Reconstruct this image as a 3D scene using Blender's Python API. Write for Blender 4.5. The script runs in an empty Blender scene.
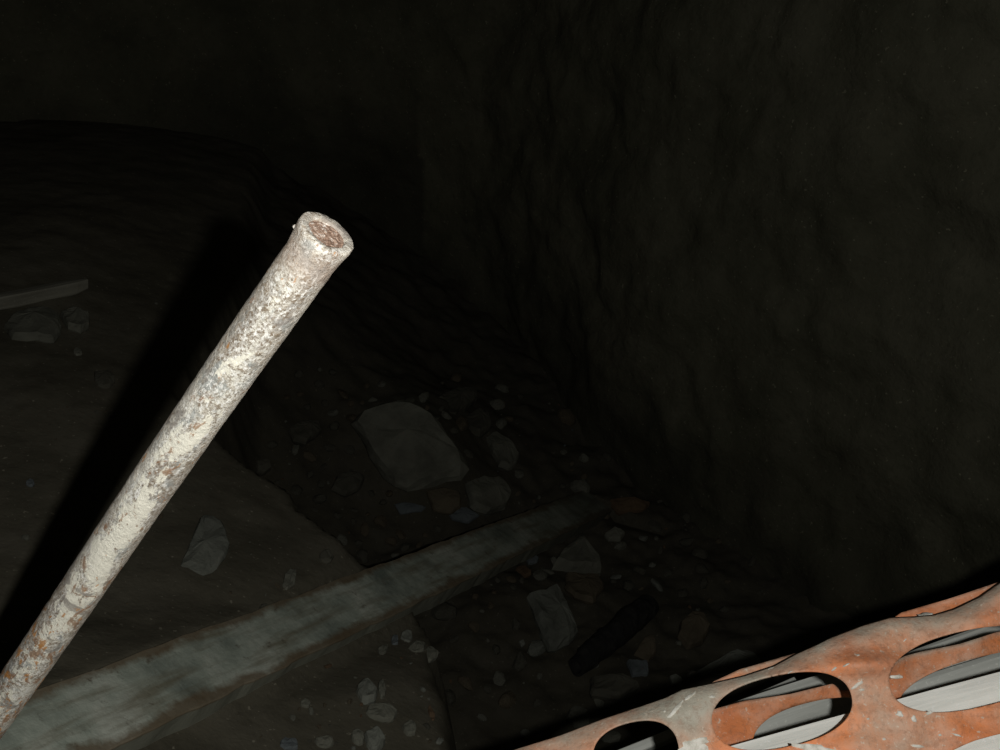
import bpy, bmesh, math, random
import numpy as np
from mathutils import Vector, Matrix, noise
from mathutils.bvhtree import BVHTree

random.seed(7)
scn = bpy.context.scene
COL = scn.collection

# ---------------------------------------------------------------- camera, world, flash
H = 3.06                      # lens height above the pit bottom
TH = math.radians(38)         # looking down
FPX = 1000.0
cam_d = bpy.data.cameras.new('camera'); cam_d.sensor_width = 36; cam_d.lens = 36
cam_d.clip_start = 0.02
cam = bpy.data.objects.new('camera', cam_d); COL.objects.link(cam)
cam.location = (0, 0, H); cam.rotation_euler = (math.pi/2 - TH, 0, 0)
scn.camera = cam
w = bpy.data.worlds.new('world'); scn.world = w; w.use_nodes = True
w.node_tree.nodes['Background'].inputs['Color'].default_value = (0.75, 0.85, 1, 1)
w.node_tree.nodes['Background'].inputs['Strength'].default_value = 0.0008
scn.view_settings.view_transform = 'Standard'; scn.view_settings.look = 'None'
scn.view_settings.gamma = 1; scn.view_settings.exposure = 0
# the camera's built-in flash, a few centimetres to the right of the lens
fl = bpy.data.lights.new('flash', 'POINT'); fl.energy = 30; fl.color = (1.0, 0.985, 0.95)
fl.shadow_soft_size = 0.007
flo = bpy.data.objects.new('flash', fl); COL.objects.link(flo)
CT, ST = math.cos(TH), math.sin(TH)
def cam2w(x, y, z):           # camera space -> world
    return Vector((x, y*ST - z*CT, H + y*CT + z*ST))
flo.location = cam2w(0.064, 0.002, 0.005)

def P(px, py, d):
    return cam2w((px-500)/FPX*d, -(py-375)/FPX*d, -d)
CAMP = Vector((0, 0, H))
def PD(px, py, drop):         # the point on a pixel's ray at a given drop below the lens
    v = (py-375)/FPX
    return P(px, py, drop/(ST + v*CT))

# ---------------------------------------------------------------- helpers
def tag(o, label=None, cat=None, group=None, kind=None):
    if label: o['label'] = label
    if cat: o['category'] = cat
    if group: o['group'] = group
    if kind: o['kind'] = kind
    return o
def mobj(name, me, mat, parent=None):
    o = bpy.data.objects.new(name, me); COL.objects.link(o)
    if mat and not me.materials: me.materials.append(mat)
    if parent: o.parent = parent
    return o
def empty(name, loc):
    o = bpy.data.objects.new(name, None); COL.objects.link(o); o.location = loc
    o.empty_display_size = 0.05
    return o
def from_data(name, vs, fs, smooth=True):
    me = bpy.data.meshes.new(name); me.from_pydata([tuple(v) for v in vs], [], fs); me.update()
    if smooth: me.polygons.foreach_set('use_smooth', [True]*len(me.polygons))
    return me
def fr(v, octs=4, hh=0.8):
    return noise.fractal(v, hh, 2.1, octs)

# ---------------------------------------------------------------- materials
class NT:
    def __init__(s, name, rough=0.9, spec=0.2):
        s.m = bpy.data.materials.new(name); s.m.use_nodes = True
        s.t = s.m.node_tree; s.b = s.t.nodes['Principled BSDF']
        s.b.inputs['Roughness'].default_value = rough
        s.b.inputs['Specular IOR Level'].default_value = spec
        s.tc = s.t.nodes.new('ShaderNodeTexCoord')
    def coord(s, scale=(1, 1, 1), rot=(0, 0, 0), loc=(0, 0, 0)):
        mp = s.t.nodes.new('ShaderNodeMapping')
        mp.inputs['Scale'].default_value = scale; mp.inputs['Rotation'].default_value = rot
        mp.inputs['Location'].default_value = loc
        s.t.links.new(s.tc.outputs['Object'], mp.inputs['Vector'])
        return mp.outputs[0]
    def noise(s, scale, detail=5, rough=0.6, vec=None, dist=0):
        n = s.t.nodes.new('ShaderNodeTexNoise')
        n.inputs['Scale'].default_value = scale; n.inputs['Detail'].default_value = detail
        n.inputs['Roughness'].default_value = rough; n.inputs['Distortion'].default_value = dist
        s.t.links.new(vec if vec is not None else s.tc.outputs['Object'], n.inputs['Vector'])
        return n.outputs['Fac']
    def ramp(s, fac, stops):
        r = s.t.nodes.new('ShaderNodeValToRGB'); e = r.color_ramp.elements
        while len(e) < len(stops): e.new(0.5)
        for k, (p, c) in enumerate(stops):
            e[k].position = p
            e[k].color = (c, c, c, 1) if isinstance(c, (int, float)) else (*c, 1)
        s.t.links.new(fac, r.inputs[0]); return r.outputs[0]
    def mix(s, f, a, b, mode='MIX'):
        n = s.t.nodes.new('ShaderNodeMix'); n.data_type = 'RGBA'; n.blend_type = mode
        for k, v in ((0, f), (6, a), (7, b)):
            if hasattr(v, 'is_output'): s.t.links.new(v, n.inputs[k])
            elif k == 0: n.inputs[0].default_value = v
            else: n.inputs[k].default_value = (*v, 1)
        return n.outputs[2]
    def math(s, op, a, b):
        n = s.t.nodes.new('ShaderNodeMath'); n.operation = op
        for k, v in ((0, a), (1, b)):
            if hasattr(v, 'is_output'): s.t.links.new(v, n.inputs[k])
            else: n.inputs[k].default_value = v
        return n.outputs[0]
    def sep(s):
        n = s.t.nodes.new('ShaderNodeSeparateXYZ'); s.t.links.new(s.tc.outputs['Object'], n.inputs[0])
        return n.outputs
    def color(s, c): s.t.links.new(c, s.b.inputs['Base Color'])
    def bump(s, h, strength=0.5, dist=0.01):
        n = s.t.nodes.new('ShaderNodeBump'); n.inputs['Strength'].default_value = strength
        n.inputs['Distance'].default_value = dist
        s.t.links.new(h, n.inputs['Height']); s.t.links.new(n.outputs[0], s.b.inputs['Normal'])

def mat_earth(name, dark, mid, light, sc=1.0, b=0.02, floor_shade=False, bs=0.8):
    n = NT(name, 0.95, 0.15)
    a = n.noise(3*sc, 8, 0.65); c = n.ramp(a, [(0.3, dark), (0.5, mid), (0.72, light)])
    f = n.noise(38*sc, 4, 0.7)
    c = n.mix(n.ramp(f, [(0.5, 0.0), (0.75, 0.55)]), c, dark)
    s = n.noise(90*sc, 2, 0.5)
    c = n.mix(n.ramp(s, [(0.68, 0.0), (0.74, 0.7)]), c, tuple(min(1, 2.0*x) for x in light))
    if floor_shade:                       # shade of the rubble floor beyond the bank, painted in as darker soil
        at = n.t.nodes.new('ShaderNodeAttribute'); at.attribute_name = 'floor_shade'
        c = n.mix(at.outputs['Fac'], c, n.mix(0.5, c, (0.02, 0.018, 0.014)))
    n.color(c); n.bump(n.math('ADD', n.noise(14*sc, 8, 0.7), n.math('MULTIPLY', f, 0.4)), bs, b)
    return n.m
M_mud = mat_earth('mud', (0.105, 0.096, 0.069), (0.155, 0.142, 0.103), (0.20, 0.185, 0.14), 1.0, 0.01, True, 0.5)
M_wall = mat_earth('clay_wall', (0.095, 0.094, 0.062), (0.148, 0.144, 0.097), (0.195, 0.187, 0.13), 0.8, 0.02, True, 0.7)
def mat_stone(name, col, var=0.35):
    n = NT(name, 0.92, 0.2)
    a = n.noise(9, 6, 0.6)
    d = tuple(x*(1-var) for x in col); l = tuple(min(1, x*(1+var*0.7)) for x in col)
    c = n.ramp(a, [(0.32, d), (0.55, col), (0.75, l)])
    sp = n.noise(75, 3, 0.6)
    c = n.mix(n.ramp(sp, [(0.58, 0.0), (0.7, 0.5)]), c, d)
    n.color(c); n.bump(n.noise(50, 6, 0.7), 0.6, 0.006)
    return n.m
M_st = [mat_stone('grey_stone', (0.205, 0.205, 0.162)), mat_stone('pale_stone', (0.235, 0.245, 0.205)),
        mat_stone('brown_stone', (0.15, 0.125, 0.085)), mat_stone('dark_stone', (0.12, 0.115, 0.088)),
        mat_stone('brick_fragment', (0.17, 0.115, 0.07)), mat_stone('blue_grey_chip', (0.155, 0.175, 0.178))]

# ---------------------------------------------------------------- the pit ground
# line of the long beam that lies in it: middle of its upper face
a0, a1 = P(-60, 774, 1/(0.625+0.00079*160)), P(598, 500, 1/(0.625-0.00079*498))
ax = (a1-a0); L = ax.length; ax.normalize()
tow = (CAMP-(a0+a1)/2).normalized(); up = Vector((0, 0, 1))*0.55+tow*0.6
up = (up-ax*ax.dot(up)).normalized(); sw = up.cross(ax)
Wd, Tk = 0.150, 0.062
bank_c = [(100,710,1.47),(0,690,1.36),(0,760,1.32),(200,670,1.60),(300,620,1.75),(0,300,1.66),(0,500,1.56),
          (0,250,1.66),(90,400,1.66),(215,430,1.84),(205,540,1.72),(370,552,1.94),(200,740,1.56),(300,720,1.70),
          (380,690,1.80),(450,740,1.84),(440,650,2.0),(150,330,1.8),(250,300,2.0),(-200,600,1.4),(-200,300,1.6),(0,150,1.85),(-300,200,1.75),(150,150,2.0)]
floor_c = [(600,497,3.10),(500,520,3.0),(410,440,2.62),(480,600,2.8),(560,610,2.9),(650,640,2.96),(740,660,2.95),
           (520,740,2.85),(700,760,2.75),(260,430,2.5),(320,400,2.6),(450,360,2.9),(360,310,2.6),(900,600,3.0),
           (1000,500,3.0),(280,300,2.3),(390,520,2.9),(340,480,2.75)]
def tps(ctrl):
    pts = np.array([list(PD(*c)) for c in ctrl]); n = len(pts)
    X = pts[:, :2]; r = np.linalg.norm(X[:, None]-X[None], axis=2)
    K = r**2*np.log(r+1e-9) + np.eye(n)*0.02
    Pm = np.hstack([np.ones((n, 1)), X]); A = np.zeros((n+3, n+3))
    A[:n, :n] = K; A[:n, n:] = Pm; A[n:, :n] = Pm.T
    sol = np.linalg.solve(A, np.concatenate([pts[:, 2], np.zeros(3)]))
    def f(Q):
        r = np.linalg.norm(Q[:, None]-X[None], axis=2)
        return (r**2*np.log(r+1e-9))@sol[:n] + np.hstack([np.ones((len(Q), 1)), Q])@sol[n:]
    return f
f_bank, f_floor = tps(bank_c), tps(floor_c)
edge_px = [(470,860,1.86),(469,800,1.85),(466,750,1.84),(458,690,1.88),(447,640,1.97),(425,605,2.02),(398,575,1.98),
           (370,552,1.94),(345,528,1.92),(310,508,1.9),(292,478,1.88),(250,455,1.86),(215,430,1.84),(185,395,1.82),(200,340,1.84),(230,280,1.9),(240,200,1.9)]
edge = [PD(*e) for e in edge_px]
edge = [Vector((edge[0].x+0.1, -1, 0))] + edge + [Vector((-1.4, 6, 0))]
E = np.array([[e.x, e.y] for e in edge])
def side_dist(Q):
    best = np.full(len(Q), 1e9); sg = np.ones(len(Q))
    for a, b in zip(E[:-1], E[1:]):
        ab = b-a; L = (ab**2).sum()
        t = np.clip(((Q-a)@ab)/L, 0, 1); dv = Q-(a+t[:, None]*ab); d = np.linalg.norm(dv, axis=1)
        cr = ab[0]*(Q[:, 1]-a[1])-ab[1]*(Q[:, 0]-a[0])
        m = d < best-1e-9; best = np.where(m, d, best); sg = np.where(m, np.sign(cr), sg)
    return best*sg          # >0 on the left of the edge = bank
x0, x1, y0, y1 = -4.3, 2.7, 0.1, 6.2
NX, NY = 420, 370
xs = np.linspace(x0, x1, NX); ys = np.linspace(y0, y1, NY)
GX, GY = np.meshgrid(xs, ys); Q = np.stack([GX.ravel(), GY.ravel()], 1)
nz = np.array([fr(Vector((q[0]*1.6, q[1]*1.6, 3.1)), 5) for q in Q])
n2 = np.array([fr(Vector((q[0]*9, q[1]*9, 8.0)), 4) for q in Q])
n3 = np.array([noise.noise(Vector((q[0]*6, q[1]*6, 1.0))) + 0.6*noise.noise(Vector((q[0]*17, q[1]*17, 4.0))) for q in Q])
sd = side_dist(Q) + n3*0.018
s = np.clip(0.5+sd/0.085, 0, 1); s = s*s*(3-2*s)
zb = np.clip(f_bank(Q), H-2.3, H-1.25) + nz*0.012 + n2*0.006
zf = np.clip(f_floor(Q), H-3.4, H-2.0) + nz*0.05 + n2*0.022
zz = zb*s + np.minimum(zf, zb-0.05)*(1-s)
# the beam has settled into the mud
pts3 = np.stack([Q[:, 0]-a0.x, Q[:, 1]-a0.y], 1)
axh = np.array([ax.x, ax.y]); tt = pts3@axh/(axh@axh)                 # along the beam (metres)
lat = pts3@np.array([-ax.y, ax.x])/math.hypot(ax.x, ax.y)            # >0 on the far, upper side
sl_ = -sw.z/math.hypot(sw.x, sw.y)*(1 if (sw.x*-ax.y+sw.y*ax.x) < 0 else -1)
ztop = a0.z+ax.z*tt+lat*sl_
inb = (tt > 0) & (tt < L)
hw = Wd/2*math.hypot(sw.x, sw.y)
lim = np.where(np.abs(lat) < hw+0.004, ztop-Tk*0.8, np.where(lat > 0, ztop+0.0+(lat-hw)*0.6, ztop-Tk*1.0-0.012+(-lat-hw)*0.35))
zz = np.where(inb & (np.abs(lat) < hw+0.25), np.minimum(zz, lim), zz)
# and mud is banked up against its upper side while it crosses the bank
zz = np.where(inb & (lat > hw+0.004) & (lat < hw+0.25) & (s > 0.5), np.maximum(zz, ztop-0.008-(lat-hw)*0.25-np.maximum(0, 0.02*n3)), zz)
gv = [(float(q[0]), float(q[1]), float(z)) for q, z in zip(Q, zz)]
gf = [(j*NX+i, j*NX+i+1, (j+1)*NX+i+1, (j+1)*NX+i) for j in range(NY-1) for i in range(NX-1)]
gme = from_data('floor', gv, gf)
at_ = gme.attributes.new('floor_shade', 'FLOAT', 'POINT'); at_.data.foreach_set('value', (1-s).astype(np.float32))  # painted shade: full on the pit floor, none on the bank
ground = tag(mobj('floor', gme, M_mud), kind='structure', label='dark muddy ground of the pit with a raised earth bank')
BV = BVHTree.FromPolygons([Vector(v) for v in gv], gf)
CAM = Vector((0, 0, H))
def hit(px, py, bv=None):
    d = (P(px, py, 1)-CAM).normalized()
    h = (bv or BV).ray_cast(CAM, d)
    return (h[0], h[1]) if h[0] else (PD(px, py, 2.9), Vector((0, 0, 1)))
def ground_z(x, y):
    h = BV.ray_cast(Vector((x, y, 9)), Vector((0, 0, -1)))
    return h[0].z if h[0] else 0

# ---------------------------------------------------------------- earth walls of the pit
wp = [(2.3,-0.8),(2.1,0.1),(1.95,0.9),(1.7,1.7),(1.25,2.45),(0.85,2.95),(0.46,3.45),(0.15,4.0),(-0.2,4.45),(-0.8,4.65),
      (-1.6,4.6),(-2.4,4.2),(-3.2,3.4),(-3.6,2.4),(-3.6,0.8),(-3.5,-0.8)]
def catmull(pts, n):
    out = []
    for i in range(len(pts)-1):
        p0 = np.array(pts[max(i-1, 0)]); p1 = np.array(pts[i]); p2 = np.array(pts[i+1]); p3 = np.array(pts[min(i+2, len(pts)-1)])
        for k in range(n):
            t = k/n
            out.append(0.5*(2*p1+(p2-p0)*t+(2*p0-5*p1+4*p2-p3)*t*t+(3*p1-p0-3*p2+p3)*t**3))
    out.append(np.array(pts[-1], float)); return out
path = catmull(wp, 26); NV = 130
vs = []; 
for i, p in enumerate(path):
    a = path[max(i-1, 0)]; b = path[min(i+1, len(path)-1)]
    t = Vector((b[0]-a[0], b[1]-a[1], 0)).normalized(); nrm = Vector((t.y, -t.x, 0))   # outwards
    if nrm.dot(Vector((p[0], p[1]-1.2, 0))) < 0: nrm = -nrm
    for j in range(NV):
        z = -0.3 + (H+0.9)*j/(NV-1)
        q = Vector((p[0], p[1], z)) + nrm*(0.16*z)
        r = fr(q*1.3, 5)*0.065 + fr(q*5+Vector((3, 1, 2)), 4)*0.015 + abs(noise.noise(q*3.1))*0.03 + fr(q*17, 3)*0.008
        vs.append(q + nrm*r + Vector((0, 0, 0.03*noise.noise(q*4))))
fs = [(i*NV+j, (i+1)*NV+j, (i+1)*NV+j+1, i*NV+j+1) for i in range(len(path)-1) for j in range(NV-1)]
wme = from_data('wall_back', vs, fs)      # the floor's painted shade runs up the wall foot to soften the join
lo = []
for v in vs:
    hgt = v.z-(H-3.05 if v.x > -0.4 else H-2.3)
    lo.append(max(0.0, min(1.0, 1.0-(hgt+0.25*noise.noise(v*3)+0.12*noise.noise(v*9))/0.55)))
wme.attributes.new('floor_shade', 'FLOAT', 'POINT').data.foreach_set('value', lo)
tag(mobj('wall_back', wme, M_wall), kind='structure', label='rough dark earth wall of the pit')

# the earth step on the near side, below the photographer
bm = bmesh.new(); nx = 80
prof = [(-0.9, H-1.125), (0.0, H-1.125), (0.4, H-1.12), (0.50, H-1.12), (0.57, H-1.14), (0.61, H-1.25), (0.62, H-1.5), (0.63, H-2.2), (0.64, H-3.2)]
prof = catmull(prof, 4); cols = []
for i in range(nx):
    x = -3.5+5.7*i/(nx-1); c = []
    for (y, z) in prof:
        q = Vector((x, float(y), float(z)))
        c.append(bm.verts.new(q + Vector((0, -abs(fr(q*5, 4))*0.02, fr(q*4, 4)*0.012))))
    cols.append(c)
for a, b in zip(cols[:-1], cols[1:]):
    for j in range(len(prof)-1): bm.faces.new((a[j], a[j+1], b[j+1], b[j]))
me = bpy.data.meshes.new('wall_front'); bm.to_mesh(me); bm.free()
tag(mobj('wall_front', me, M_mud), kind='structure', label='earth step along the near side of the pit')

# ---------------------------------------------------------------- the long beam across the bank
def mat_beam():
    n = NT('weathered_beam', 0.8, 0.3)
    st = n.coord((1.2, 9, 9))
    a = n.noise(3, 7, 0.6, st); b = n.noise(5, 6, 0.65)
    c = n.ramp(b, [(0.34, (0.22, 0.26, 0.22)), (0.5, (0.54, 0.60, 0.50)), (0.64, (0.78, 0.82, 0.70))])
    c = n.mix(n.ramp(a, [(0.48, 0.0), (0.66, 0.75)]), c, (0.26, 0.23, 0.15))
    y = n.sep()[1]                                   # rust along both arrises
    ed = n.math('ABSOLUTE', n.math('ADD', y, 0.0), 0)
    ed = n.math('ADD', ed, n.math('MULTIPLY', n.math('SUBTRACT', n.noise(7, 6, 0.7), 0.5), 0.085))
    c = n.mix(n.ramp(n.math('MULTIPLY', ed, 10), [(0.50, 0.0), (0.66, 0.8)]), c, (0.22, 0.15, 0.08))
    c = n.mix(n.ramp(n.noise(28, 5, 0.7), [(0.60, 0.0), (0.70, 0.7)]), c, (0.17, 0.14, 0.10))
    zs = n.math('MULTIPLY', n.sep()[2], -100)          # the narrow side below the rusty arris is plain grey-green
    c = n.mix(n.ramp(n.math('ADD', zs, n.math('MULTIPLY', n.noise(12, 4, 0.6), 0.6)), [(0.75, 0.0), (1.0, 0.8)]), c, (0.34, 0.36, 0.29))
    c = n.mix(n.ramp(n.math('ADD', n.math('MULTIPLY', n.sep()[0], 0.25), n.math('MULTIPLY', n.noise(4, 5, 0.6), 0.3)), [(0.42, 0.0), (0.95, 0.72)]), c, (0.10, 0.095, 0.07))   # muddier towards the buried end
    n.color(c); n.bump(n.noise(30, 6, 0.7), 0.5, 0.006); return n.m
vs = []; NB = 120
loop = [(-0.5, -0.04), (-0.487, 0), (-0.3, 0), (-0.1, 0), (0.1, 0), (0.3, 0), (0.487, 0), (0.5, -0.04), (0.5, -0.5), (0.5, -0.93), (0.48, -1), (0, -1), (-0.48, -1), (-0.5, -0.93), (-0.5, -0.5)]
for i in range(NB):
    u = i/(NB-1)*L
    for (a, b) in loop:
        q = Vector((u, a*Wd, b*Tk))
        arr = 1.0 if abs(a) > 0.4 else 0.35
        q += Vector((0, fr(Vector((u*14, a*3, b*0.3)), 4)*0.004*arr, fr(Vector((u*11, a*3, b*0.4+5)), 4)*0.0028*arr))
        vs.append(q)
m = len(loop)
fs = [(i*m+k, (i+1)*m+k, (i+1)*m+(k+1) % m, i*m+(k+1) % m) for i in range(NB-1) for k in range(m)]
fs += [tuple(range(m)), tuple(reversed([(NB-1)*m+k for k in range(m)]))]
me = from_data('long_beam', vs, fs, False)
bm = bmesh.new(); bm.from_mesh(me); bmesh.ops.recalc_face_normals(bm, faces=bm.faces[:]); bm.to_mesh(me); bm.free()
beam = mobj('long_beam', me, mat_beam())
beam.matrix_world = Matrix((( ax.x, sw.x, up.x, a0.x), (ax.y, sw.y, up.y, a0.y), (ax.z, sw.z, up.z, a0.z), (0, 0, 0, 1)))
tag(beam, 'long grey-green weathered beam with rusty brown edges slanting down across the mud bank', 'beam')

# ---------------------------------------------------------------- stones
placed = []
def chunk(name, poly, thick, mat, label, cat='stone', group=None, lift=0.0, rough=0.004, dome=0.35, tilt=None, bv=None):
    """a stone whose upper outline is given in photo pixels, lying on the ground under it"""
    cx = sum(p[0] for p in poly)/len(poly); cy = sum(p[1] for p in poly)/len(poly)
    c, n = hit(cx, cy, bv)
    hs = [hit(px, py, bv)[0] for px, py in poly]
    near = [h for h in hs if (h-c).length < 0.35]
    n = Vector((0, 0, 1)).lerp(n, 0.6).normalized() if tilt is None else tilt.normalized()
    c = c + n*(lift+thick)
    top = []
    for px, py in poly:
        d = (P(px, py, 1)-CAM).normalized()
        t = (c-CAM).dot(n)/d.dot(n); top.append(CAM+d*t-c)
    # resample outline to 20 points
    seg = [(top[i], top[(i+1) % len(top)]) for i in range(len(top))]
    per = sum((b-a).length for a, b in seg); N = 24; out = []; k = 0; acc = 0
    for i in range(N):
        s_ = per*i/N
        while acc+(seg[k][1]-seg[k][0]).length < s_: acc += (seg[k][1]-seg[k][0]).length; k += 1
        l_ = (seg[k][1]-seg[k][0]).length; out.append(seg[k][0].lerp(seg[k][1], (s_-acc)/max(l_, 1e-9)))
    R = per/6.28
    rings = [(0.35, 0), (0.7, -0.02*dome), (0.92, -0.10*dome), (1.0, -0.3), (1.04, -0.65), (0.98, -1.1), (0.85, -1.5)]
    vs = [Vector((0, 0, 0))+n*0.0]
    for f, h in rings:
        for o in out:
            q = o*f+n*(h*thick)
            w_ = c+q
            q = q+Vector((noise.noise(w_*22), noise.noise(w_*22+Vector((9, 0, 0))), noise.noise(w_*22+Vector((0, 9, 0)))))*min(R*0.09, 0.012) \
                + n*fr(w_*60, 3)*rough
            vs.append(q)
    vs.append(n*(-1.5*thick))
    fs = [(0, 1+i, 1+(i+1) % N) for i in range(N)]
    for r in range(len(rings)-1):
        for i in range(N):
            fs.append((1+r*N+i, 1+(r+1)*N+i, 1+(r+1)*N+(i+1) % N, 1+r*N+(i+1) % N))
    l = 1+(len(rings)-1)*N
    fs += [(len(vs)-1, l+(i+1) % N, l+i) for i in range(N)]
    me = from_data(name, vs, fs, False)
    bm = bmesh.new(); bm.from_mesh(me); bmesh.ops.recalc_face_normals(bm, faces=bm.faces[:]); bm.to_mesh(me); bm.free()
    o = mobj(name, me, mat); o.location = c; placed.append((c, R))
    return tag(o, label, cat, group)
def blob(cx, cy, a, b, ang=0, n=9, j=0.16, seed=0):
    r = random.Random(seed+int(cx*7+cy)); out = []
    for i in range(n):
        t = 2*math.pi*i/n + r.uniform(-0.15, 0.15); k = 1+r.uniform(-j, j)
        x, y = a*k*math.cos(t), b*k*math.sin(t); A = math.radians(ang)
        out.append((cx+x*math.cos(A)+y*math.sin(A), cy-x*math.sin(A)+y*math.cos(A)))
    return out
def c1(pts): return [(220+.28*x, 340+.28*y) for x, y in pts]
def c3(pts): return [(480+.28*x, 480+.28*y) for x, y in pts]
chunk('stone_slab', c1([(475,285),(500,250),(560,225),(630,205),(700,220),(770,270),(800,320),(860,385),(882,430),(860,470),(730,510),(640,520),(610,490),(570,450),(530,380)]),
      0.07, M_st[0], 'large flat grey-brown slab, biggest stone in the rubble at the pit bottom', dome=0.1, lift=0.05, tilt=Vector((0.05,-0.45,1)))
chunk('stone', [(183,571),(179,570),(181,560),(188,545),(196,528),(205,512),(210,511),(220,518),(228,530),(229,545),(226,553),(217,562),(205,575),(194,573)], 0.02, M_st[1],
      'pale angular stone lying flat on the mud bank between pipe and beam', dome=0.1)
chunk('stone', blob(290,578,6,10,-25), 0.012, M_st[0], 'small grey pebble on the bank right above the beam edge', 'pebble')
chunk('stone', blob(326,555,7,6), 0.012, M_st[3], 'tiny dark pebble on the bank close above the beam', 'pebble')
chunk('stone', [(5,322),(14,312),(30,306),(48,305),(58,312),(61,326),(52,336),(30,334),(12,333)], 0.03, M_st[0],
      'broad grey stone under the thin stake at the left edge')
chunk('stone', [(61,310),(70,306),(82,307),(90,314),(89,322),(80,327),(68,324)], 0.03, M_st[0],
      'rounded grey stone just below the tip of the stake', )
chunk('stone', blob(105,377,11,8,-10), 0.015, M_st[3], 'dim flat stone in the mud below the stake at the left')
chunk('stone', blob(30,482,4,3), 0.008, M_st[5], 'tiny bluish pebble alone on the left mud bank', 'pebble')
chunk('stone', blob(78,351,5,3), 0.008, M_st[0], 'tiny pale pebble below the rounded stone at the left', 'pebble')
# rubble around the slab
chunk('stone', c1([(770,215),(800,180),(860,165),(920,170),(925,200),(880,240),(840,265),(790,260)]), 0.05, M_st[3], 'dim stone touching the upper right corner of the large slab')
chunk('stone', c1([(880,270),(920,240),(965,260),(970,300),(930,325),(895,310)]), 0.04, M_st[3], 'small round stone right of the large slab')
chunk('stone', [(486,436),(495,430),(510,438),(520,452),(512,466),(500,462)], 0.04, M_st[0], 'pointed grey stone right of the large slab lower corner')
chunk('stone', [(470,480),(482,475),(505,476),(513,490),(508,505),(490,511),(475,503)], 0.05, M_st[0], 'boxy grey stone just above the far part of the beam')
chunk('stone', c1([(740,535),(800,520),(860,540),(865,590),(820,620),(760,600)]), 0.03, M_st[2], 'brown stone directly below the large slab')
chunk('stone', c1([(622,585),(650,578),(735,592),(715,612),(640,622)]), 0.012, M_st[5], 'small blue-white chip shining below the large slab', 'chip')
chunk('stone', c1([(420,480),(470,460),(520,480),(500,525),(450,545),(400,520)]), 0.03, M_st[3], 'dull stone left below the large slab beside the bank edge')
chunk('stone', c1([(255,310),(300,280),(355,285),(365,320),(310,355),(270,345)]), 0.035, M_st[3], 'lone dull stone left of the large slab')
chunk('stone', c1([(130,430),(175,420),(185,455),(160,475),(135,465)]), 0.03, M_st[3], 'small stone at the very lip of the mud bank beside the pipe')
chunk('stone', c1([(810,600),(880,595),(930,625),(890,650),(830,640)]), 0.02, M_st[5], 'flat bluish stone between the slab and the beam')
# rubble to the right of the beam
chunk('stone', c3([(270,280),(310,230),(365,195),(420,260),(440,300),(330,295)]), 0.07, M_st[0], 'angular grey stone with a ridge right of the beam end')
chunk('stone', c3([(310,330),(430,330),(445,370),(405,425),(340,405),(310,375)]), 0.03, M_st[2], 'reddish brown stone below the ridged grey stone')
chunk('stone', c3([(445,190),(480,165),(520,180),(500,205),(460,205)]), 0.03, M_st[0], 'small pale stone just below the tip of the beam')
chunk('stone', c3([(460,70),(540,60),(610,75),(590,100),(500,105)]), 0.04, M_st[4], 'dull reddish brick fragment at the tip of the beam', 'brick')
chunk('concrete_block', c3([(185,400),(230,382),(280,370),(312,435),(340,490),(352,530),(325,560),(290,580),(250,585),(235,520),(205,450)]), 0.05, M_st[1], 'long pale oblong block in the rubble left of the black log', 'block', dome=0.05)
chunk('stone', c3([(720,500),(760,460),(800,470),(828,515),(800,560),(750,580),(715,540)]), 0.06, M_st[2], 'upright brown stone right of the black log')
chunk('stone', c3([(555,610),(590,555),(625,550),(630,610),(600,650)]), 0.04, M_st[2], 'brown stone touching the lower right side of the black log')
chunk('stone', c3([(675,700),(700,690),(722,705),(715,728),(685,728)]), 0.02, M_st[1], 'small round pale pebble near the netting edge', 'pebble')
chunk('stone', c3([(380,640),(400,628),(425,635),(425,658),(395,665)]), 0.02, M_st[1], 'round pale pebble at the lower end of the black log', 'pebble')
chunk('concrete_bar', c3([(770,690),(850,650),(960,605),(1000,615),(990,645),(880,675),(790,705)]), 0.05, M_st[1], 'pale rounded bar showing just behind the orange netting edge', 'bar')
chunk('stone', c3([(165,275),(185,262),(212,275),(205,292),(175,293)]), 0.02, M_st[5], 'tiny blue chip beneath the far part of the beam', 'chip')
chunk('stone', c3([(130,310),(160,305),(185,325),(160,338)]), 0.02, M_st[4], 'tiny orange brick crumb beneath the far part of the beam', 'brick')
chunk('stone', c3([(530,640),(600,645),(605,690),(550,690)]), 0.03, M_st[5], 'dark bluish lump between the black log and netting', 'stone')
chunk('stone', c3([(400,700),(520,690),(570,720),(500,760),(400,750)]), 0.04, M_st[3], 'wide flat dark stone below the black log')
chunk('stone', c3([(140,575),(155,568),(162,585),(148,595)]), 0.012, M_st[1], 'tiny pinkish white crumb left of the oblong block', 'pebble')
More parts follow.
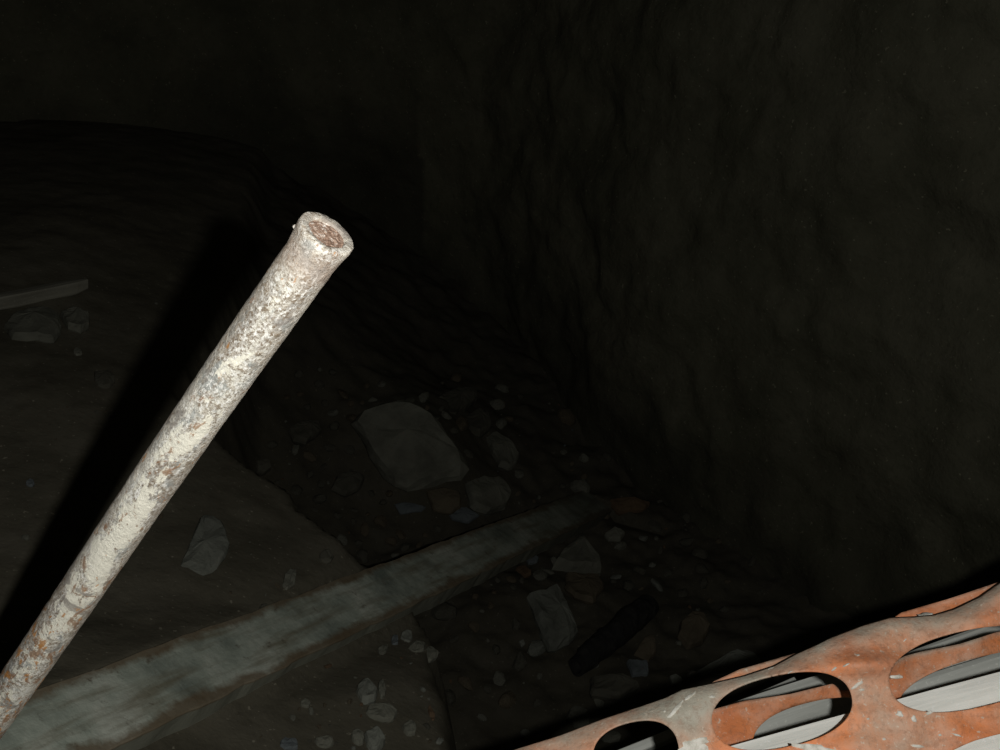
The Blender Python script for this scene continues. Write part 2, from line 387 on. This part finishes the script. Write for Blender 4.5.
# stones on the bank in front of the beam
k = 0
for (cx, cy, a, b, an, mi, t, lab) in [
    (367,688,9,11,0,1,0.022,'whitest pebble on the mud below the beam'), (382,688,4,9,0,0,0.012,'narrow pebble right beside the whitest pebble'),
    (382,710,17,8,-10,0,0.016,'flat grey stone below the whitest pebble'), (376,737,10,12,0,1,0.024,'round pale pebble low on the mud bank near the frame bottom'),
    (358,735,7,7,0,0,0.014,'small grey pebble left of the round pale pebble'), (411,726,7,7,0,0,0.016,'grey pebble right of the flat grey stone'),
    (432,713,3,8,15,4,0.008,'thin orange brown sliver on the bank right of the pebbles'), (407,635,6,6,0,1,0.014,'upper pale pebble just under the beam edge'),
    (395,639,4,5,0,5,0.012,'bluish pebble just under the beam edge'), (383,649,4,7,-40,0,0.01,'narrow grey pebble close under the beam side'),
    (417,646,8,6,20,0,0.012,'rounded dull pebble near the tip of the bank'), (431,653,8,7,0,0,0.014,'dull stone at the rim of the bank tip'),
    (305,702,5,4,0,0,0.008,'small pebble in the mud under the middle of the beam'), (325,741,10,6,0,0,0.01,'flat dull pebble at the frame bottom left of the pale pebbles'),
    (290,742,9,6,0,5,0.01,'flat bluish pebble at the frame bottom'), (440,740,4,3,0,1,0.006,'tiny pale crumb at the frame bottom by the bank rim')]:
    chunk('stone', blob(cx, cy, a, b, an), t, M_st[mi], lab, 'pebble')

# the stake at the far left
def bar(name, p, q, wdt, thk, mat, nseg=24, taper=None, wob=0.003, upv=Vector((0, 0, 1))):
    ax = (q-p); L = ax.length; ax.normalize(); u = (upv-ax*upv.dot(ax)).normalized(); s_ = u.cross(ax)
    lp = [(-.5,-.12),(-.42,0),(0,.03),(.42,0),(.5,-.12),(.5,-.88),(.42,-1),(-.42,-1),(-.5,-.88)]
    vs = []
    for i in range(nseg):
        t = i/(nseg-1); k = 1 if not taper else taper(t)
        for a, b in lp:
            v = Vector((t*L, a*wdt*k, b*thk*(0.4+0.6*k)))
            v += Vector((0, noise.noise(Vector((t*L*6, a, b)))*wob, noise.noise(Vector((t*L*6, a, b+7)))*wob))
            vs.append(v)
    m = len(lp)
    fs = [(i*m+k, (i+1)*m+k, (i+1)*m+(k+1) % m, i*m+(k+1) % m) for i in range(nseg-1) for k in range(m)]
    fs += [tuple(range(m)), tuple(reversed([(nseg-1)*m+k for k in range(m)]))]
    me = from_data(name, vs, fs, False)
    bm = bmesh.new(); bm.from_mesh(me); bmesh.ops.recalc_face_normals(bm, faces=bm.faces[:]); bm.to_mesh(me); bm.free()
    o = mobj(name, me, mat)
    o.matrix_world = Matrix(((ax.x, s_.x, u.x, p.x), (ax.y, s_.y, u.y, p.y), (ax.z, s_.z, u.z, p.z), (0, 0, 0, 1)))
    return o
def mat_wood(name, dark, light, grain=40, rough=0.85):
    n = NT(name, rough, 0.25)
    st = n.coord((0.06, 1, 1)); a = n.noise(grain, 7, 0.65, st, 0.3); b = n.noise(6, 5, 0.6)
    c = n.ramp(a, [(0.3, dark), (0.62, light)])
    c = n.mix(n.ramp(b, [(0.42, 0.0), (0.75, 0.5)]), c, dark)
    c = n.mix(n.ramp(n.noise(150, 4, 0.6), [(0.6, 0.0), (0.72, 0.6)]), c, tuple(min(1, x*1.25) for x in light))
    n.color(c); n.bump(a, 0.5, 0.003); return n.m
pa, pb = hit(-60, 322)[0]+Vector((0, 0, .05)), hit(90, 291)[0]+Vector((0, 0, .045))
stake = bar('wooden_stake', pa, pb, 0.036, 0.04, mat_wood('grey_wood', (0.2, 0.19, 0.15), (0.36, 0.35, 0.28)), taper=lambda t: 1-0.45*max(0, (t-0.9)/0.1))
tag(stake, 'thin grey stake lying across stones at the left edge', 'stake')

# the black hollow log in the rubble
lg = [hit(x, y)[0] for x, y in ((574,676),(598,650),(628,628),(648,612))]
bm = bmesh.new(); rings = []
NL = 30; pts = [lg[0].lerp(lg[3], i/(NL-1)) for i in range(NL)]
zc = [ (p.z) for p in pts]; axl = (lg[3]-lg[0]).normalized(); ul = (Vector((0,0,1))-axl*axl.z).normalized(); sl = axl.cross(ul)
for i, p in enumerate(pts):
    t = i/(NL-1); r = 0.048*(1-0.25*(2*t-1)**4)*(0.9+0.15*t); ring = []
    for k in range(22):
        a = 2*math.pi*k/22; q = p+ul*(0.04+r*math.sin(a))+sl*r*math.cos(a)
        q += (ul*math.sin(a)+sl*math.cos(a))*(fr(q*16, 3)*0.008)
        ring.append(bm.verts.new(q-pts[0]))
    rings.append(ring)
for a, b in zip(rings[:-1], rings[1:]):
    for k in range(22): bm.faces.new((a[k], a[(k+1) % 22], b[(k+1) % 22], b[k]))
for rg, sgn in ((rings[0], 1), (rings[-1], -1)):
    cc = sum((v.co for v in rg), Vector())/22
    inn = [bm.verts.new(cc+(v.co-cc)*0.7) for v in rg]; dp = [bm.verts.new(cc+(v.co-cc)*0.55+axl*sgn*0.05) for v in rg]
    cv = bm.verts.new(cc+axl*sgn*0.055)
    for k in range(22):
        k2 = (k+1) % 22
        bm.faces.new((rg[k], rg[k2], inn[k2], inn[k])); bm.faces.new((inn[k], inn[k2], dp[k2], dp[k])); bm.faces.new((dp[k], dp[k2], cv))
bmesh.ops.recalc_face_normals(bm, faces=bm.faces[:])
me = bpy.data.meshes.new('charred_log'); bm.to_mesh(me); bm.free()
n = NT('charred_wood', 0.85, 0.2); n.color(n.ramp(n.noise(25, 6, 0.7), [(0.45, (0.025, 0.025, 0.023)), (0.7, (0.05, 0.048, 0.042)), (0.78, (0.2, 0.19, 0.17))])); n.bump(n.noise(60, 6, 0.7), 0.6, 0.006)
log = mobj('charred_log', me, n.m); log.location = pts[0]
tag(log, 'short black log lying in the rubble beside the pale oblong block', 'log')

# scattered rubble: individual stones sharing a few meshes
protos = []
for k in range(9):
    bm = bmesh.new(); bmesh.ops.create_icosphere(bm, subdivisions=2, radius=1)
    sx, sy, sz = random.uniform(.8, 1.3), random.uniform(.6, 1), random.uniform(.4, .7)
    pl = [(Vector((random.gauss(0, 1), random.gauss(0, 1), random.gauss(0, 1))).normalized(), random.uniform(.55, .85)) for _ in range(7)]
    for v in bm.verts:
        for nn, dd in pl:
            h = v.co.dot(nn)
            if h > dd: v.co -= nn*(h-dd)
        v.co += v.co*0.06*noise.noise(v.co*2+Vector((k*5, 0, 0)))
        v.co.x *= sx; v.co.y *= sy; v.co.z *= sz
    me = bpy.data.meshes.new('stone'); bm.to_mesh(me); bm.free(); protos.append(me)
pm = {}
def proto(k, mi):
    if (k, mi) not in pm:
        m_ = protos[k].copy(); m_.materials.clear(); m_.materials.append(M_st[mi]); pm[(k, mi)] = m_
    return pm[(k, mi)]
def scatter(n, region, smin, smax, mats, label, group, sink=0.3):
    c = 0; tries = 0
    while c < n and tries < n*12:
        tries += 1
        px = random.uniform(region[0], region[2]); py = random.uniform(region[1], region[3])
        h, nn = hit(px, py)
        if region[4] and not region[4](h): continue
        s_ = smin*(smax/smin)**(random.random()**1.6)
        if any((h-c_).length < r_*1.25+s_*1.1 for c_, r_ in placed): continue
        placed.append((h.copy(), s_*0.9))
        lab, grp = (label, group) if isinstance(label, str) else label(px, py)
        o = bpy.data.objects.new('stone', proto(random.randrange(9), random.choice(mats))); COL.objects.link(o)
        o.location = h+Vector((0, 0, s_*sink)); o.scale = (s_,)*3
        o.rotation_euler = (random.uniform(-.5, .5), random.uniform(-.5, .5), random.uniform(0, 6.28))
        tag(o, lab, 'stone', grp); c += 1
onfl = lambda h: side_dist(np.array([[h.x, h.y]]))[0] < -0.07
onbk = lambda h: side_dist(np.array([[h.x, h.y]]))[0] > 0.06
def where(px, py):
    if py < 400: a = 'at the far back of the pit bottom above the large slab'
    elif px < 355 and py < 560: a = 'in the dark hollow left of the large slab'
    elif py < 500+(px-410)*-0.05 and px >= 455: a = 'in the shadow right of the large slab'
    elif py < 545-(px-380)*0.25: a = 'between the large slab and the beam'
    elif px < 500: a = 'in the dark gap below the far beam end'
    elif px < 572: a = 'around the pale oblong block'
    elif py < 600: a = 'between the beam tip and the black log'
    else: a = 'between the black log and the orange netting'
    return a
def lab_a(px, py): a = where(px, py); return 'small dull stone '+a, 'small stones '+a
def lab_b(px, py): a = where(px, py); return 'tiny crumb of stone '+a, 'stone crumbs '+a
placed.append((lg[0].lerp(lg[3], .5), 0.17)); placed.append((lg[0], 0.08)); placed.append((lg[3], 0.08))
scatter(125, (230, 370, 760, 700, onfl), 0.014, 0.05, [0, 2, 3, 3, 2, 3, 3], lab_a, '')
scatter(45, (240, 385, 520, 560, onfl), 0.018, 0.06, [2, 3, 3, 0], lab_a, '')
scatter(40, (480, 500, 720, 740, onfl), 0.018, 0.06, [0, 0, 1, 2, 3, 3], lab_a, '')
scatter(60, (230, 400, 700, 720, onfl), 0.005, 0.011, [0, 0, 5, 4, 3], lab_b, '')
scatter(40, (250, 600, 460, 750, onbk), 0.004, 0.011, [0, 1, 2, 2, 4, 3], 'small crumb of stone in the mud below the beam', 'stone crumbs on the bank below the beam')
scatter(30, (0, 300, 350, 640, onbk), 0.003, 0.009, [0, 2, 3], 'small crumb of stone on the mud bank above the beam', 'stone crumbs on the bank above the beam')

# ---------------------------------------------------------------- the pipe
def mat_pipe():
    n = NT('flaking_painted_iron', 0.62, 0.35)
    X = n.sep()[0]
    st = n.coord((3.0, 11, 11))
    blotch = n.noise(3.2, 7, 0.62, st, 0.4)
    fine = n.noise(420, 6, 0.75)
    mid = n.noise(130, 6, 0.7)
    c = n.ramp(blotch, [(0.36, (0.44, 0.42, 0.38)), (0.45, (0.62, 0.59, 0.53)), (0.52, (0.86, 0.84, 0.74)), (0.60, (0.97, 0.96, 0.86))])
    paint = n.ramp(blotch, [(0.50, 1.0), (0.58, 0.45)])            # sound paint carries fewer specks
    c = n.mix(n.math('MULTIPLY', n.ramp(mid, [(0.49, 0.0), (0.58, 0.75)]), paint), c, (0.40, 0.34, 0.26))
    c = n.mix(n.math('MULTIPLY', n.ramp(fine, [(0.50, 0.0), (0.56, 0.9)]), paint), c, (0.20, 0.145, 0.09))
    vf = n.noise(900, 3, 0.7)
    c = n.mix(n.ramp(vf, [(0.52, 0.0), (0.60, 0.55)]), c, (0.26, 0.20, 0.14))
    g = n.noise(60, 5, 0.6, n.coord((0.7, 1, 1), (0, 0, 0), (3, 4, 5)))
    c = n.mix(n.ramp(g, [(0.55, 0.0), (0.62, 0.6)]), c, (0.33, 0.37, 0.37))
    c = n.mix(n.ramp(n.noise(380, 4, 0.7, n.coord((0.6, 1, 1), (0, 0, 0), (7, 1, 5))), [(0.53, 0.0), (0.58, 0.85)]), c, (0.97, 0.96, 0.9))
    # a long patch of sound cream paint on the upper flank, browner soil stain beside it
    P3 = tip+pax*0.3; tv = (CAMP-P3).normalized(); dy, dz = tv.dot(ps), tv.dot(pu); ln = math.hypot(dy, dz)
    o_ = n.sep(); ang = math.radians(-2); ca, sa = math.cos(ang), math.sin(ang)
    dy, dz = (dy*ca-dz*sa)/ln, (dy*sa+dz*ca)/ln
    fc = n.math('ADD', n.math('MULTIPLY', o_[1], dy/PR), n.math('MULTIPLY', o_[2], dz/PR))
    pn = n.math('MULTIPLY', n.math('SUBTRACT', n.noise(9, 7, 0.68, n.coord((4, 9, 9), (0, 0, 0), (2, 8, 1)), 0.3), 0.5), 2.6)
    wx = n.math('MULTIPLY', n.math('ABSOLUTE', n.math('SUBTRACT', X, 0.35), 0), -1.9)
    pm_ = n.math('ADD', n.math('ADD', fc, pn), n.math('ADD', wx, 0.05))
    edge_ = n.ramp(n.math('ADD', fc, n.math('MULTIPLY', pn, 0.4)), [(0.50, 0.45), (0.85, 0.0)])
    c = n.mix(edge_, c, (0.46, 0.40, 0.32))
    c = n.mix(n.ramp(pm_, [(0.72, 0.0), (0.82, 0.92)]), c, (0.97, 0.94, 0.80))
    c = n.mix(n.ramp(n.noise(34, 5, 0.6, n.coord((1, 1, 1), (0, 0, 0), (9, 9, 2)), 0.4), [(0.60, 0.0), (0.64, 0.75)]), c, (0.28, 0.25, 0.22))
    # rust grows stronger further down the pipe
    ru = n.noise(4.5, 8, 0.7, n.coord((9, 20, 20), (0, 0, 0), (1, 2, 0)), 0.6)
    dn = n.math('MULTIPLY', X, 0.16)
    c = n.mix(n.ramp(n.math('ADD', ru, dn), [(0.625, 0.0), (0.66, 0.8)]), c, (0.33, 0.17, 0.08))
    ru2 = n.noise(9, 6, 0.7, n.coord((5, 12, 12), (0, 0, 0), (6, 2, 9)), 0.4)
    c = n.mix(n.ramp(n.math('ADD', ru2, dn), [(0.665, 0.0), (0.69, 0.85)]), c, (0.60, 0.27, 0.07))
    c = n.mix(n.ramp(n.math('SUBTRACT', 0.5, n.math('ABSOLUTE', n.math('MULTIPLY', n.math('SUBTRACT', X, 0.018), 26), 0)), [(0.0, 0.0), (0.4, 0.6)]), c, (0.42, 0.32, 0.25))
    n.color(c)
    n.bump(n.math('ADD', n.math('MULTIPLY', blotch, 0.5), n.math('ADD', n.math('MULTIPLY', fine, 0.5), mid)), 0.8, 0.0026)
    return n.m
tip = P(327.5, 232.5, 0.600); far = P(5, 699, 0.885)
pax = (far-tip).normalized(); PR = 0.0166
pu = (Vector((0, 0, 1))-pax*pax.z).normalized(); ps = pu.cross(pax)
# run the pipe on until it stands in the bank
Lp = 0.6
while True:
    q = tip+pax*Lp
    if q.z < ground_z(q.x, q.y)-0.05 or (q.y < 0.56 and q.z < H-1.115) or Lp > 4: break
    Lp += 0.02
pipe = empty('iron_pipe', tip+pax*Lp)
tag(pipe, 'pale flaking rusty iron pipe leaning up out of the dark pit', 'pipe')
MW = Matrix(((pax.x, ps.x, pu.x, tip.x), (pax.y, ps.y, pu.y, tip.y), (pax.z, ps.z, pu.z, tip.z), (0, 0, 0, 1)))
bpy.context.view_layer.update()
prof = [(0.010, 0.70), (0.002, 0.715), (0.0003, 0.75), (0.0, 0.80), (0.0, 1.05), (0.0005, 1.085), (0.0026, 1.10), (0.006, 1.08), (0.012, 1.035), (0.020, 1.0)]
x = 0.018
while x < Lp: x += 0.0028 if x < 0.62 else 0.02; prof.append((x, 1.0))
NS = 96; vs = []; fs = []
for (x, r) in prof:
    for k in range(NS):
        a = 2*math.pi*k/NS; d = Vector((0, math.cos(a), math.sin(a)))
        q = Vector((x, 0, 0))+d*PR*r
        amp = 0.00045 if x < 0.02 else 0.00028
        disp = fr(q*90, 4)*amp + fr(q*260, 2)*amp*0.5
        wob = 0.0009*math.sin(x*9)
        vs.append(Vector((q.x+(fr(q*120, 3)*0.0007 if x < 0.006 else 0), q.y+d.y*disp, q.z+d.z*disp+wob)))
for i in range(len(prof)-1):
    for k in range(NS): fs.append((i*NS+k, i*NS+(k+1) % NS, (i+1)*NS+(k+1) % NS, (i+1)*NS+k))
me = from_data('tube', vs, fs)
bm = bmesh.new(); bm.from_mesh(me); bmesh.ops.recalc_face_normals(bm, faces=bm.faces[:]); bm.to_mesh(me); bm.free()
tube = mobj('tube', me, mat_pipe()); tube.parent = pipe; tube.matrix_parent_inverse = pipe.matrix_world.inverted(); tube.matrix_world = MW
# crumbly earth packed into the mouth
vs = [Vector((0.0018, 0, 0))]; fs = []; NR = 12
for r in range(1, NR+1):
    for k in range(48):
        a = 2*math.pi*k/48; rr = 0.73*PR*r/NR
        q = Vector((0, rr*math.cos(a), rr*math.sin(a)))
        vs.append(q+Vector((0.0018-0.0004*(1-r/NR)+fr(q*420, 4)*0.0008, 0, 0)))
fs = [(0, 1+k, 1+(k+1) % 48) for k in range(48)]
for r in range(NR-1):
    for k in range(48): fs.append((1+r*48+k, 1+(r+1)*48+k, 1+(r+1)*48+(k+1) % 48, 1+r*48+(k+1) % 48))
n = NT('packed_earth', 0.95, 0.2)
c = n.ramp(n.noise(330, 6, 0.7), [(0.36, (0.13, 0.08, 0.055)), (0.5, (0.33, 0.22, 0.16)), (0.57, (0.45, 0.35, 0.28)), (0.63, (0.9, 0.85, 0.78))])
n.color(c); n.bump(n.noise(500, 5, 0.7), 0.8, 0.0012)
plug = mobj('earth_plug', from_data('earth_plug', vs, fs, False), n.m)
plug.parent = pipe; plug.matrix_parent_inverse = pipe.matrix_world.inverted(); plug.matrix_world = MW
tag(plug, 'brown crumbly earth packed in the open pipe end')
# the little burr of paint on the left of the rim
bm = bmesh.new(); bmesh.ops.create_icosphere(bm, subdivisions=2, radius=0.0017)
for v in bm.verts: v.co += v.co*0.35*noise.noise(v.co*900)
me = bpy.data.meshes.new('paint_burr'); bm.to_mesh(me); bm.free()
burr = mobj('paint_burr', me, tube.data.materials[0]); bl = P(295.5, 227, 0.6)
burr.parent = pipe; burr.matrix_parent_inverse = pipe.matrix_world.inverted(); burr.matrix_world = Matrix.Translation(bl)

# ---------------------------------------------------------------- pale planks under the netting
M_pl = mat_wood('limewashed_plank', (0.58, 0.60, 0.55), (0.90, 0.91, 0.85), 60)
M_pg = mat_wood('grey_plank', (0.50, 0.52, 0.47), (0.78, 0.80, 0.74), 50)
def plank(pA, pB, wd, th, mat, label, ext=(0, 0)):
    """pA,pB: two points of the plank's far upper arris; the plank extends towards the viewer"""
    d = (pB-pA).normalized(); a = pA-d*ext[0]; b = pB+d*ext[1]
    upv = (Vector((0, -0.25, 1))); u = (upv-d*upv.dot(d)).normalized(); s_ = u.cross(d)
    off = -s_*wd/2 if s_.y > 0 else s_*wd/2
    o = bar('plank', a+off, b+off, wd, th, mat, 40, wob=0.002, upv=u)
    return tag(o, label, 'plank')
plank(P(740,742,1.005), P(1000,672,1.005), 0.15, 0.03, M_pl, 'whitish plank nearest the viewer under the orange netting', (0.75, 1.3))
plank(P(745,698,1.36), P(805,678,1.40), 0.11, 0.025, M_pg, 'grey plank seen through the middle hole of the netting', (0.045, 0.09))
plank(P(905,653,1.40), P(1000,618,1.46), 0.05, 0.025, M_pg, 'upper grey slat seen through the right hole of the netting', (0.03, 1.0))
plank(P(900,683,1.30), P(1000,650,1.34), 0.08, 0.025, M_pg, 'lower grey slat behind the folded netting in its right hole', (0.06, 1.0))
plank(P(600,757,1.46), P(672,727,1.52), 0.016, 0.02, M_pg, 'thin grey lath seen through the left hole of the netting', (0.39, 0.25))

# ---------------------------------------------------------------- orange safety netting
def mat_net():
    n = NT('dusty_orange_plastic', 0.55, 0.35)
    dust = n.noise(9, 7, 0.62, None, 0.3); f = n.noise(60, 6, 0.7)
    c = n.ramp(n.noise(14, 5, 0.6), [(0.35, (0.60, 0.175, 0.055)), (0.65, (0.84, 0.28, 0.095))])
    g = n.math('ADD', n.math('MULTIPLY', dust, 0.8), n.math('MULTIPLY', f, 0.3))
    c = n.mix(n.ramp(g, [(0.46, 0.04), (0.58, 0.38), (0.70, 0.8)]), c, (0.52, 0.41, 0.31))
    at = n.t.nodes.new('ShaderNodeAttribute'); at.attribute_name = 'dust'
    c = n.mix(n.math('MULTIPLY', at.outputs['Fac'], n.ramp(g, [(0.40, 0.45), (0.6, 1.0)])), c, (0.44, 0.41, 0.33))
    sp = n.noise(230, 3, 0.6)
    c = n.mix(n.ramp(sp, [(0.62, 0.0), (0.70, 0.7)]), c, (0.68, 0.60, 0.48))
    c = n.mix(n.ramp(n.noise(160, 5, 0.75, n.coord((1, 1, 1), (0, 0, 0), (4, 2, 1))), [(0.5, 0.0), (0.62, 0.35)]), c, (0.24, 0.12, 0.07))
    n.color(c); n.bump(n.math('ADD', n.noise(110, 5, 0.7), n.noise(25, 4, 0.5)), 0.5, 0.003)
    return n.m
M_net = mat_net()
def interp(x, pts):
    if x <= pts[0][0]:
        (xa, ya), (xb, yb) = pts[0], pts[1]
        return ya+(yb-ya)*(x-xa)/(xb-xa)
    for (xa, ya), (xb, yb) in zip(pts[:-1], pts[1:]):
        if x <= xb: return ya+(yb-ya)*(x-xa)/(xb-xa)
    (xa, ya), (xb, yb) = pts[-2], pts[-1]
    return ya+(yb-ya)*(x-xa)/(xb-xa)
front_edge = [(440,774),(521,748),(560,736),(604,719),(640,707),(666,698),(682,690),(713,683.5),(745,676),(775,666),(797,654),(815,646),(831,638),(865,625),(890,618),(915,617),(935,615),(955,609),(980,597),(1000,583),(1040,560),(1100,545),(1300,500)]
def inv_d(px, py): return 1.03+(px-640)*0.00012+(py-700)*0.0004
def net_depth(px, py, t, back=0.0):
    d = 1/max(inv_d(px, py), 0.8)
    d += 0.016*math.exp(-t/9.0)                                  # the margin rolls away
    q = Vector((px*0.012, py*0.02, 0.4+back*9))
    d += 0.010*noise.noise(q)+0.004*noise.noise(q*2.7)
    d += -0.016*math.exp(-((px-872)/36)**2)*math.exp(-((py-664)/12.)**2)   # pinched crease between the two holes
    return d+back
def sheet(name, edge_f, bottom_f, xr, holes, depth_f, step, dust_f, end_cut=None, thick=0.0016):
    nx_ = int((xr[1]-xr[0])/step); vs = []; ids = {}; bm = bmesh.new(); dl = bm.verts.layers.float.new('dust')
    cols_ = []
    for i in range(nx_+1):
        px = xr[0]+(xr[1]-xr[0])*i/nx_; e = edge_f(px); bt = bottom_f(px)
        cols_.append((px, e, bt))
    ny_ = int(max(b-e for _, e, b in cols_)/step)
    grid = [[None]*(ny_+1) for _ in cols_]; pix = {}
    for i, (px, e, bt) in enumerate(cols_):
        for j in range(ny_+1):
            t = (bt-e)*j/ny_; pix[(i, j)] = [px, e+t]
    def rad(x, y, h):
        cx, cy, a, b, an = h; A = math.radians(an); X = (x-cx)*math.cos(A)-(y-cy)*math.sin(A); Y = (x-cx)*math.sin(A)+(y-cy)*math.cos(A)
        return ((abs(X)/a)**2.3+(abs(Y)/b)**2.3)**(1/2.3)
    keep = []
    for i in range(len(cols_)-1):
        for j in range(ny_):
            cs = [(i, j), (i+1, j), (i+1, j+1), (i, j+1)]
            mx = sum(pix[c][0] for c in cs)/4; my = sum(pix[c][1] for c in cs)/4
            if any(rad(mx, my, h) < 1 for h in holes): continue
            keep.append(cs)
    used = {}
    for cs in keep:
        for c in cs: used[c] = used.get(c, 0)+1
    for c in used:
        i, j = c
        x_, y_ = pix[c]
        for h in holes:
            r = rad(x_, y_, h)
            bd = min(h[2], h[3])
            if used[c] < 4 and abs(r-1)*bd < step*1.6 and 0 < i < len(cols_)-1 and 0 < j < ny_:
                A = math.radians(h[4]); x_ = h[0]+(x_-h[0])/r; y_ = h[1]+(y_-h[1])/r
        t = y_-edge_f(x_)
        p = P(x_, y_, depth_f(x_, y_, t)); v = bm.verts.new(p); v[dl] = dust_f(x_, y_, t); used[c] = v
    for cs in keep: bm.faces.new([used[c] for c in cs])
    for f_ in bm.faces: f_.smooth = True
    me = bpy.data.meshes.new(name); bm.to_mesh(me); bm.free()
    o = mobj(name, me, M_net)
    md = o.modifiers.new('thickness', 'SOLIDIFY'); md.thickness = thick; md.offset = 0; md.use_even_offset = False
    return o
net = empty('safety_netting', P(860, 860, 0.62))
tag(net, 'dusty orange plastic safety netting with large oval holes in the lower right corner', 'netting')
bpy.context.view_layer.update()
def adopt(o):
    o.parent = net; o.matrix_parent_inverse = net.matrix_world.inverted(); return o
holes = [(636,753,43,31,14),(782,711,71,36,12),(972,669,84,39,12),(1185,640,92,44,12),(480,800,60,28,15),
         (1015,790,100,58,12),(850,835,70,36,12),(1230,760,90,40,10),(700,880,70,36,12)]
fe = lambda x: interp(x, front_edge)
def dust(x, y, t):
    a = 1.0*math.exp(-(t/19)**2)
    a += 1.0*math.exp(-((x-690)/32)**2)*math.exp(-((y-712)/45)**2)
    a += 0.55*math.exp(-((x-865)/28)**2)*math.exp(-((y-690)/22)**2)
    a += 0.1*math.exp(-((x-640)/30)**2) + 0.22*noise.noise(Vector((x*.02, y*.03, 0)))
    return max(0, min(1, a))
front = adopt(sheet('front_sheet', fe, lambda x: 905, (440, 1290), holes, lambda x, y, t: net_depth(x, y, t), 2.4, dust))
# the margin folded back behind the front sheet, peeping out above its edge in two places
outer = [(690,700),(706,688),(713,682),(740,669.5),(760,664),(797,653),(806,654),(820,660)]
outer2 = [(880,640),(888,622),(901,613),(925,606),(948,599),(979,589),(1000,582),(1040,562),(1100,548)]
for ou in (outer, outer2):
    adopt(sheet('folded_margin', lambda x: interp(x, ou), lambda x: interp(x, ou)+(24 if ou is outer2 else 10), (ou[0][0], ou[-1][0]), [],
                lambda x, y, t: net_depth(x, y, 30)+0.045-0.0002*t, 2.4, lambda x, y, t: 0.45*math.exp(-(t/4)**2)))
# the second layer of netting, seen through the holes
be = [(560,790),(640,742),(700,713),(745,701),(790,694),(833,683.5),(840,690),(868,690),(880,668),(905,656),(920,652),(960,644),(997,632),(1030,628),(1100,610)]
bh = [(818,734,66,33,13),(988,690,92,34,14),(660,778,60,25,16),(1180,650,90,30,12)]
back = adopt(sheet('folded_sheet', lambda x: interp(x, be), lambda x: interp(x, be)+62, (690, 868), bh,
                   lambda x, y, t: net_depth(x, y, 40)+0.17+0.01*noise.noise(Vector((x*.02, y*.02, 5))), 2.4, lambda x, y, t: 0.5*math.exp(-(t/3.)**2)))
back = adopt(sheet('folded_sheet', lambda x: interp(x, be), lambda x: interp(x, be)+62, (868, 1100), bh,
                   lambda x, y, t: net_depth(x, y, 40)+0.17+0.01*noise.noise(Vector((x*.02, y*.02, 5))), 2.4, lambda x, y, t: 0.9*math.exp(-(t/4.)**2)))
# dried cement spattered on the plastic
n = NT('dried_cement', 0.9, 0.2); n.color(n.ramp(n.noise(120, 5, 0.7), [(0.35, (0.5, 0.48, 0.4)), (0.6, (0.8, 0.78, 0.7))])); n.bump(n.noise(300, 4, 0.7), 0.5, 0.001)
def splash(poly, name='cement_splash'):
    cx = sum(p[0] for p in poly)/len(poly); cy = sum(p[1] for p in poly)/len(poly)
    N = len(poly); vs = []; 
    def on(px, py, up_): return P(px, py, net_depth(px, py, py-fe(px))-0.0008-up_)
    rings = [(0.0, 0.0012), (0.5, 0.0011), (0.85, 0.0008), (1.0, -0.0004)]
    vs.append(on(cx, cy, 0.0012))
    for f, u in rings[1:]:
        for (px, py) in poly: vs.append(on(cx+(px-cx)*f, cy+(py-cy)*f, u))
    fs = [(0, 1+i, 1+(i+1) % N) for i in range(N)]
    for r in range(2):
        for i in range(N): fs.append((1+r*N+i, 1+(r+1)*N+i, 1+(r+1)*N+(i+1) % N, 1+r*N+(i+1) % N))
    return adopt(mobj(name, from_data(name, vs, fs), n.m))
for (cx, cy, a, b, an) in [(857,685,8,2.2,35),(862,690,3,1.5,0),(896,677,6,1.8,0),(900,714.5,4.5,3,-20),(914,719,3.5,3,-60),(929,713,4,2,20),
                           (917,746,7,1.5,-8),(834,669,3,1.6,40),(868,719,2,1.4,0),(846,665,4,1,30),(925,614.5,7,1.8,8),(1040,640,6,2,0),
                           (693,748,15,7,5),(701,741,9,5,10),(812,748,26,4,-8),(712,697,4,1.5,0),(858,655,1.8,1.2,0),(940,735,2,1.5,0),(884,739,2,1.5,0),(664,711,1.6,1.2,0),(676,709,13,2.2,48),(690,696,9,1.6,35),(771,668,5,1,20),(957,735,5,1.2,-15),(790,672,3,.8,30),(905,640,2.5,.8,50),(750,735,1,1,0)][:-1]:
    splash(blob(cx, cy, a, b, an, 14, 0.28))
